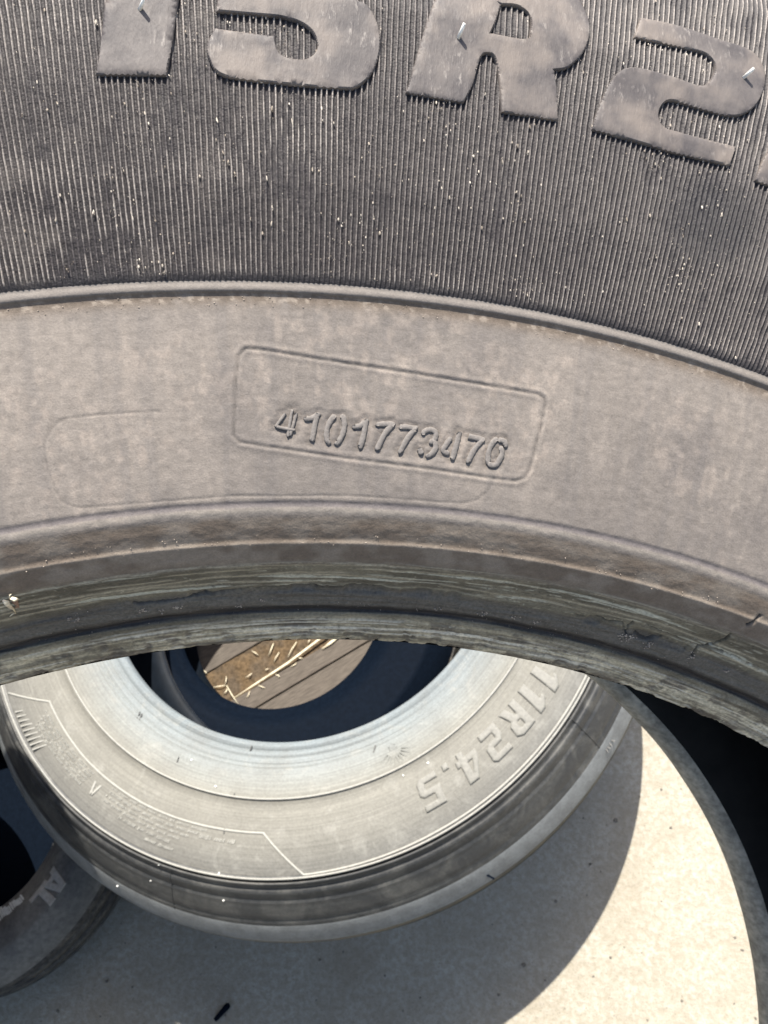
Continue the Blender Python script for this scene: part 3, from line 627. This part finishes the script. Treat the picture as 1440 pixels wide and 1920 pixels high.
def raised_line(pts, rad, name, mat):
    B = Bag(); P = []
    for (r0, a0), (r1, a1) in zip(pts[:-1], pts[1:]):
        n = max(2, int(max(abs(a1-a0)*.43/57.3, abs(r1-r0))/.006))
        P += [polar(r0+(r1-r0)*k/n, a0+(a1-a0)*k/n) for k in range(n)]
    P.append(polar(*pts[-1])); B.tube(P, rad, A3([0, 0, 1]), .9, 8); return B.build(name, mat, lying, True)
MAT_LINE = plain('raised_line_rubber', (.30, .295, .27), .6, .35, 200, .85, 1.12, .0001)
raised_line([(.4770, -146.0), (.4262, -139.4), (.4300, -125), (.4310, -110), (.4300, -96), (.4300, -87.2), (.4795, -80.6), (.4780, -60), (.4780, -30), (.4780, 0), (.4780, 25)], .0016, 'relief_line', MAT_LINE)
raised_line([(.4780, -200), (.4780, -150)], .0016, 'relief_line', MAT_LINE)
for r_l in (.3890, .4825):
    raised_line([(r_l, -200), (r_l, -90), (r_l, 20)], .0013, 'relief_line', MAT_LINE)
for a in (-33.2, -101.5, 20, 80, 150):
    B = Bag(); P = [polar(r, a+(r-.483)*4, .0004) for r in np.linspace(.4835, .534, 22)]; B.tube(P, .0008, A3([0, 0, 1]), .8, 6); B.build('mould_seam', MAT_SHOULDER, lying, True)
# rows of tiny moulded print, too small to read
def print_rows(name, rows):
    B = Bag()
    for r0, a0, a1, hgt in rows:
        a = a0
        while a > a1:
            n = random.randint(3, 9)
            for q in range(n):
                if a <= a1: break
                p = polar(r0, a, .0004); t = math.radians(a); er = A3([math.cos(t), math.sin(t), 0]); et = A3([math.sin(t), -math.cos(t), 0])
                er = nrm(er+et*random.uniform(.1, .5)); B.box(p, et*random.uniform(.0004, .0008), er*hgt*random.uniform(.3, .5), A3([0, 0, .0006])); a -= .0024/r0*57.3
            a -= .004/r0*57.3
    o = B.build(name, MAT_LINE, lying); return tag(o, kind='stuff')
rw = [(.4560-.0050*k, -137.0-k*.3, -122.5+k*.2, .0036) for k in range(5)] + [(.4500-.0058*k+.002, -117.0, -101.5+k*1.4, .0038) for k in range(4)] + [(.459, -113, -103, .0045), (.4665, -107, -102, .004), (.4425, -98.5, -92, .006)]
rw = [(r0, max(a0, a1), min(a0, a1), h) for r0, a0, a1, h in rw]
print_rows('small_print', rw)
B = Bag()
for k in range(9):
    a = math.radians(-141.5+1.05*k); er = A3([math.cos(a), math.sin(a), 0]); et = A3([math.sin(a), -math.cos(a), 0]); l_ = .0085+.0012*k
    B.box(polar(.4700-.0006*k, -141.5+1.05*k, .0004), nrm(er+et*.45)*l_*.7, et*.0010, A3([0, 0, .0010]))
tag(B.build('moulded_stripes', MAT_LINE, lying), kind='stuff')
# sun-ray emblem near the bead, and the slanted mark among the small print
B = Bag()
for k in range(9):
    a = math.radians(-60.5); er = A3([math.cos(a), math.sin(a), 0]); et = A3([math.sin(a), -math.cos(a), 0]); b = math.radians(-64+16*k)
    d = math.cos(b)*er+math.sin(b)*et; sdv = np.cross(d, [0, 0, 1]); c0 = A3([math.cos(a)*.361, math.sin(a)*.361, 0]); p = c0+d*.0175; z = float(zA_(np.hypot(p[0], p[1])))+.0004
    B.box(A3([p[0], p[1], z]), d*.0062, sdv*.0011, A3([0, 0, .0007]))
c0 = polar(.361, -60.5, .0004); B.blob(c0, A3([.0065, 0, 0]), A3([0, .0065, 0]), A3([0, 0, .0010]), 14); B.build('sun_emblem', MAT_DUSTY, lying)
B = Bag(); c0 = polar(.449, -119.6, .0004); a = math.radians(-119.6); er = A3([math.cos(a), math.sin(a), 0]); et = A3([math.sin(a), -math.cos(a), 0])
B.box(c0-et*.003, nrm(er+.25*et)*.0085, et*.0016, A3([0, 0, .0008])); B.box(c0+et*.003, nrm(er-.35*et)*.0085, et*.0016, A3([0, 0, .0008])); B.build('moulded_mark', MAT_LINE, lying)
for k, a in enumerate((-30.9, -31.5, -32.1, -32.5)):
    B = Bag(); t = math.radians(a); er = A3([math.cos(t), math.sin(t), 0]); et = A3([math.sin(t), -math.cos(t), 0]); B.box(polar(.5425, a, .0004), nrm(er+et*(.35 if k % 2 else -.15))*.0042, et*.0007, A3([0, 0, .0008])); B.build('moulded_mark', MAT_SHOULDER, lying)
MAT_PIP = plain('bright_pip', (.75, .75, .72), .35, .5, 400, .9, 1.1, .0001)
for u, v, s in ((180, 1659, .0022), (412, 1638, .0022), (408, 1688, .002), (357, 1424, .002), (405, 1475, .0024), (803, 1432, .0024), (757, 1455, .002), (268, 1650, .0017), (300, 1622, .0014)):
    p = hit((u, v), BEAD_Z+.02); r_ = math.hypot(p[0], p[1]); B = Bag(); q = A3([p[0], p[1], float(zA_(r_))+.0006]); B.blob(q, A3([s*.7, 0, 0]), A3([0, s*.7, 0]), A3([0, 0, .0014]), 8); B.build('vent_spew', MAT_PIP, lying)
for u, v, du, dv in ((255, 1345, 3, -12), (259, 1348, 3, -12), (463, 1405, 4, -10), (334, 1430, 2, -10), (426, 1565, 2, -10), (442, 1497, 1, -8), (1420-720, 1410, 3, -14)):
    B = Bag(); p = hit((u, v), BEAD_Z+.015); q = hit((u+du, v+dv), BEAD_Z+.015); B.tube([A3([x[0], x[1], float(zA_(np.hypot(x[0], x[1])))+.0006]) for x in (p, q)], .0009, A3([0, 0, 1]), .8, 6); B.build('vent_rib', MAT_SHOULDER, lying)
# nick in the shoulder edge
B = Bag(); a = math.radians(-56.4); er = A3([math.cos(a), math.sin(a), 0]); et = A3([math.sin(a), -math.cos(a), 0]); p = polar(.546, -56.4, .0006); B.box(p, nrm(er*.8-et*.5)*.009, nrm(et*.8+er*.5)*.0013, A3([0, 0, .001])); B.build('edge_nick', MAT_BLACK, lying)

# ------------------------------------------------------------------ SMALL CAR TYRES
def car_tyre(rt, R, rim, th_, nseg=200, dirty=False):
    h = th_; q = .5*h; P = [(rim, h-.030), (rim+.004, h-.022), (rim+.012, h-.019), (rim+.02, h-.012), (rim+.03, h-.004), (rim+.045, h), (R-.05, h-.002), (R-.043, h-.0015), (R-.04, h-.004), (R-.028, h-.010), (R-.012, h-.026), (R-.004, h-.040)]
    revolve('sidewall', P, MAT_SIDE_C if dirty else MAT_BLACK, rt, nseg)
    trd = [(R-.004, h-.040), (R-.001, h-.046)]
    for k in range(3):
        zc = h*(.68-.18*k); trd += [(R, zc+.005), (R-.008, zc+.004), (R-.008, zc-.004), (R, zc-.005)]
    trd += [(R-.001, .046), (R-.004, .040)]
    revolve('tread', trd, MAT_TREAD, rt, nseg)
    revolve('far_sidewall', [(r, h-z) for r, z in P][::-1], MAT_BLACK, rt, nseg)
    revolve('inner_liner', [(rim, .030), (rim+.012, .022), (rim+.05, .012), (R-.03, .03), (R-.018, q), (R-.03, h-.03), (rim+.05, h-.012), (rim+.012, h-.022), (rim, h-.030)], MAT_LINERA, rt, nseg)
    return P
MAT_SIDE_C = plain('dull_black_sidewall', (.085, .085, .084), .6, .4, 120, .7, 1.3, .0003, (.125, .122, .114))
under_ = root('car_tyre', Matrix.Translation((-.105, -.010, .007)), 'small clean black tyre underneath, seen through the hole of the lying tyre', 'tyre')
car_tyre(under_, .345, .197, .142)
corner = root('car_tyre', Matrix.Translation((-.605, -.412, .0)), 'dull black tyre with letters AL, in the lower left corner', 'tyre')
PC = A3(car_tyre(corner, .292, .178, .172, 240, True)); zC = lambda r: np.interp(r, PC[:, 0], PC[:, 1])
MAT_LETC = plain('grey_letter_rubber', (.27, .265, .25), .6, .4, 200, .8, 1.2, .0002)
def ang_c(p):
    q_ = hit(p, .165); return math.degrees(math.atan2(q_[1]+.412, q_[0]+.605)), math.hypot(q_[0]+.605, q_[1]+.412)
for ch, px in (('A', (112, 1658)), ('L', (98, 1705))):
    a_, r_ = ang_c(px); arc_letter(ch, a_, .214, .036, .031, zC, .0016, .001, .002, MAT_LETC, corner, 0)
MAT_SUNLIT_RIBS = plain('painted_sunlit_ribs', (.55, .55, .52), .7, .3, 500, .75, 1.15, .0002)  # pale colour paints a sunlit patch onto these ribs
B = Bag(); aw, _ = ang_c((48, 1690))
for k in range(46):
    a = math.radians(aw-.3-k*.95); l = .009+.010*min(1, k/14); er = A3([math.cos(a), math.sin(a), 0]); et = A3([math.sin(a), -math.cos(a), 0]); r_ = .203+.002*math.sin(k)
    B.box(A3([er[0]*r_, er[1]*r_, float(zC(r_))+.0006]), er*l*random.uniform(.7, 1.0), et*.0011, A3([0, 0, .0009]))
tag(B.build('knurled_band', MAT_SUNLIT_RIBS, corner), kind='stuff')

for k, (x, y, z, lb) in enumerate(((-.775, -.545, .174, 'unseen black tyre on the lettered corner tyre, added for its shade'), (-.785, -.555, .348, 'middle one of three unseen black tyres added on the corner tyre for shade'),
                                   (-.765, -.550, .522, 'uppermost of three unseen black tyres added on the corner tyre for shade'))):
    r_ = corner.copy(); COL.objects.link(r_); r_.matrix_world = Matrix.Translation((x, y, z)); tag(r_, lb, group='unseen tyres added on the left for shade')  # tyres added out of view to shade the lower left
    for ch in list(corner.children):
        if ch.name.split('.')[0] in ('sidewall', 'tread', 'far_sidewall', 'inner_liner'): c_ = ch.copy(); COL.objects.link(c_); c_.parent = r_
r_ = lying.copy(); COL.objects.link(r_); r_.matrix_world = Matrix.Translation((-.668, -.592, .696+.2505)) @ Matrix.Rotation(1.1, 4, 'Z'); tag(r_, 'unseen dusty truck tyre added on top of the left pile for its shade', group='unseen tyres added on the left for shade')  # top tyre added out of view to block sun from the ground
for ch in list(lying.children):
    if ch.name.split('.')[0] in ('sidewall', 'bead', 'shoulder', 'tread', 'tread_edge', 'far_sidewall', 'far_bead', 'inner_liner'): c_ = ch.copy(); COL.objects.link(c_); c_.parent = r_
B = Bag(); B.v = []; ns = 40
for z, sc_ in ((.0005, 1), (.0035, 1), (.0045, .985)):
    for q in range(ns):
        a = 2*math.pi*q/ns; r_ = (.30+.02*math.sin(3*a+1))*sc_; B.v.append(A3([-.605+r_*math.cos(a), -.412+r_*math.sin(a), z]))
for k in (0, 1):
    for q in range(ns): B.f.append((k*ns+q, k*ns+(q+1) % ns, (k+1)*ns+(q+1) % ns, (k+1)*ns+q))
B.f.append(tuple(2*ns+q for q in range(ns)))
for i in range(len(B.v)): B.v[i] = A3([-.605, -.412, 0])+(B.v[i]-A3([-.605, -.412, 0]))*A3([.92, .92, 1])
tag(B.build('hole_shade_sheet', MAT_BLACK), 'added black sheet standing in for deep shade inside the hole of the corner tyre', 'shade sheet')  # sheet added to blacken the hole in place of shade
# ------------------------------------------------------------------ GROUND AND WHAT LIES ON IT
n_ = 60
gx, gy = np.meshgrid(np.linspace(-30, 30, n_+1), np.linspace(-30, 30, n_+1))
Pg = np.stack([gx, gy, 0*gx], -1); g_ = grid('ground', Pg, MAT_GROUND, None, False); tag(g_, kind='structure', label='pale worn concrete ground, half in shade'); 
if g_.data.polygons[0].normal.z < 0: g_.data.flip_normals()
# weathered boards and soil under the hole
def c6(x, y): return (360+x/3.79, 1190+y/3.79)
cA, cB = hit(c6(390, 560), .006), hit(c6(1250, 50), .006); dirv = nrm((cB-cA)[:2]); nv = A3([dirv[1], -dirv[0]])       # nv points to the lower right
MAT_WOOD = M('weathered_board', .85, .2); g1_ = MAT_WOOD.noise(40, 5, .6, (1, 9, 1)); g2_ = MAT_WOOD.noise(220, 3, .6)
MAT_WOOD.color(MAT_WOOD.mix(MAT_WOOD.ramp(g1_, (.35, 0), (.65, 1)), (.070, .060, .051), (.120, .103, .087))); MAT_WOOD.bump(g2_, .0004); MAT_WOOD = MAT_WOOD.m
def plank(d0, d1, l0, l1, label):
    """a board laid along the seam, d across from the seam, l along it"""
    mid = cA[:2]+nv*(d0+d1)/2+dirv*(l0+l1)/2; ang = math.atan2(dirv[1], dirv[0]); hx, hy, hz = (l1-l0)/2, (d1-d0)/2, .003
    b = .0012; V = []; 
    for z, i in ((-hz, 0), (hz-b, 0), (hz, b)): V += [(-hx+i, -hy+i, z), (hx-i, -hy+i, z), (hx-i, hy-i, z), (-hx+i, hy-i, z)]
    F = [(3, 2, 1, 0), (8, 9, 10, 11)] + [(4*k+q, 4*k+(q+1) % 4, 4*k+4+(q+1) % 4, 4*k+4+q) for k in (0, 1) for q in range(4)]
    me = bpy.data.meshes.new('m'); me.from_pydata(V, [], F); o = put('board', me, MAT_WOOD, None, False)
    o.matrix_world = Matrix.Translation((mid[0], mid[1], hz+.0005)) @ Matrix.Rotation(ang, 4, 'Z'); return tag(o, label, 'board', 'boards under the small tyre')
pm = hit(c6(330, 440), .006)[:2]; dm_ = float((pm-cA[:2]) @ nv)
pu = hit(c6(115, 265), .006)[:2]; du_ = float((pu-cA[:2]) @ nv)
plank(.0016, .15, -.12, .40, 'board right of the long seam, seen through the tyre hole')
plank(dm_, -.0016, -.12, .40, 'narrow board beside the pale straw, left of the seam')
plank(du_-.14, du_, -.12, .40, 'board beyond the strip of brown soil, upper left in the hole')
DT = Bag(); nx, ny = 40, 14
MAT_SOIL = plain('ochre_soil', (.098, .068, .040), .95, .1, 160, .55, 1.5, .0015, (.078, .060, .043))
V = []; 
for i in range(nx+1):
    for j in range(ny+1):
        l = -.10+.46*i/nx; d = du_+.001+(dm_-du_-.002)*j/ny; p = cA[:2]+nv*d+dirv*l
        V.append((p[0], p[1], .0010+.0042*float(fbm(A3(l*40.), A3(d*40.), 3))))
F = [(i*(ny+1)+j, (i+1)*(ny+1)+j, (i+1)*(ny+1)+j+1, i*(ny+1)+j+1) for i in range(nx) for j in range(ny)]
me = bpy.data.meshes.new('m'); me.from_pydata(V, [], F); o = put('soil', me, MAT_SOIL); tag(o, 'strip of ochre soil between the boards in the tyre hole', 'soil', kind='stuff')
if o.data.polygons[0].normal.z < 0: o.data.flip_normals()
def stalk(pts, rad, label, z0=.0075, group='bits of straw in the tyre hole', name='straw', flat=.5):
    P = [hit(p, z0+dz) for *p, dz in pts]; B = Bag(); B.tube(P, rad, A3([0, 0, 1]), flat, 7); o = B.build(name, MAT_STRAW, None, True); return tag(o, label, 'straw', group)
stalk([(440, 1308, 0), (480, 1282, .003), (540, 1243, .005), (605, 1194, .007), (660, 1150, .006)], [.0011, .0020, .0026, .0026, .0025], 'long pale straw stalk lying across the tyre hole')
stalk([(604, 1217, .001), (622, 1204, .002), (650, 1180, .002)], [.0022, .0034, .003], 'short pale straw at the top edge of the hole, right of the long stalk')
bits = [(545, 150, 580, 60), (580, 200, 620, 125), (680, 165, 745, 50), (425, 115, 470, 145), (470, 360, 520, 380), (385, 455, 410, 400), (245, 360, 325, 490), (150, 375, 235, 360), (235, 360, 245, 295), (590, 280, 625, 305), (700, 230, 745, 200), (790, 170, 740, 165), (520, 255, 545, 240), (380, 305, 425, 275), (80, 250, 105, 280), (840, 30, 820, 60), (225, 420, 250, 385)]
BL = ['stout straw bit upright in the soil, leftmost of the pair above the long stalk', 'straw bit right of the stout upright one, close above the long stalk', 'long thin straw bit slanting up to the tyre rim above the stalk', 'short straw bit alone on the upper soil, far from the stalk',
 'short straw chip right under the lower part of the long stalk', 'upright straw chip below the lower tip of the long stalk', 'pinkish leg of the forked straw at the lower left', 'left arm of the forked straw at the lower left', 'short upper arm of the forked straw at the lower left', 'straw chip on the narrow board just below the middle of the stalk',
 'straw chip below the upper half of the long stalk', 'short straw chip tucked against the upper half of the stalk', 'small straw chip lying just above the middle of the stalk', 'faint straw bit on the soil between the fork and the stalk', 'straw bit at the left rim of the hole', 'straw stub at the upper end of the long stalk', 'tiny straw chip under the fork of the lower left']
for (x0, y0, x1_, y1_), lb in zip(bits, BL):
    (u0, v0), (u1, v1) = c6(x0, y0), c6(x1_, y1_); mu, mv = (u0+u1)/2+random.uniform(-2, 2), (v0+v1)/2
    stalk([(u0, v0, 0), (mu, mv, .003), (u1, v1, .001)], [.0007, .0012, .0008], lb, .0068)
# scraps and grit on the concrete
p = hit((420, 1895), 0); B = Bag(); d = nrm((hit((432, 1886), 0)-hit((408, 1912), 0)))
B.tube([p-d*.018+A3([0, 0, .003]), p+A3([0, 0, .005]), p+d*.010+A3([0, 0, .006]), p+d*.013+A3([0, 0, .004])], [.0035, .0045, .005, .0035], A3([0, 0, 1]), .7, 7)
tag(B.build('rubber_scrap', MAT_BLACK, None, False), 'black scrap of rubber on the shaded concrete at the bottom', 'rubber scrap')
B = Bag()
for u, v, s in [(865, 1595, .004), (1042, 1690, .004), (1154, 1538, .005), (1107, 1620, .004), (982, 1810, .005), (935, 1865, .003), (1022, 1838, .003), (830, 1675, .003), (1258, 1552, .003), (1378, 1758, .003), (1392, 1781, .003), (200, 1840, .004), (108, 1895, .004), (600, 1800, .003), (1145, 1795, .003), (1240, 1480, .003)]:
    p = hit((u, v), .001); B.blob(p, A3([s*.8, 0, 0]), A3([0, s*.7, 0]), A3([0, 0, s*.5]), 7)
for k in range(260):
    p = hit((RNG.uniform(-20, 1440), RNG.uniform(1400, 1930)), .0005); s = .0006+.0016*RNG.random()**3; B.blob(p, A3([s, 0, 0]), A3([0, s, 0]), A3([0, 0, s*.7]), 5)
o = B.build('grit', plain('grit_stone', (.16, .145, .125), .9, .1, 200, .6, 1.4, .0002)); tag(o, 'scattered dark grit on the concrete', 'grit', kind='stuff')
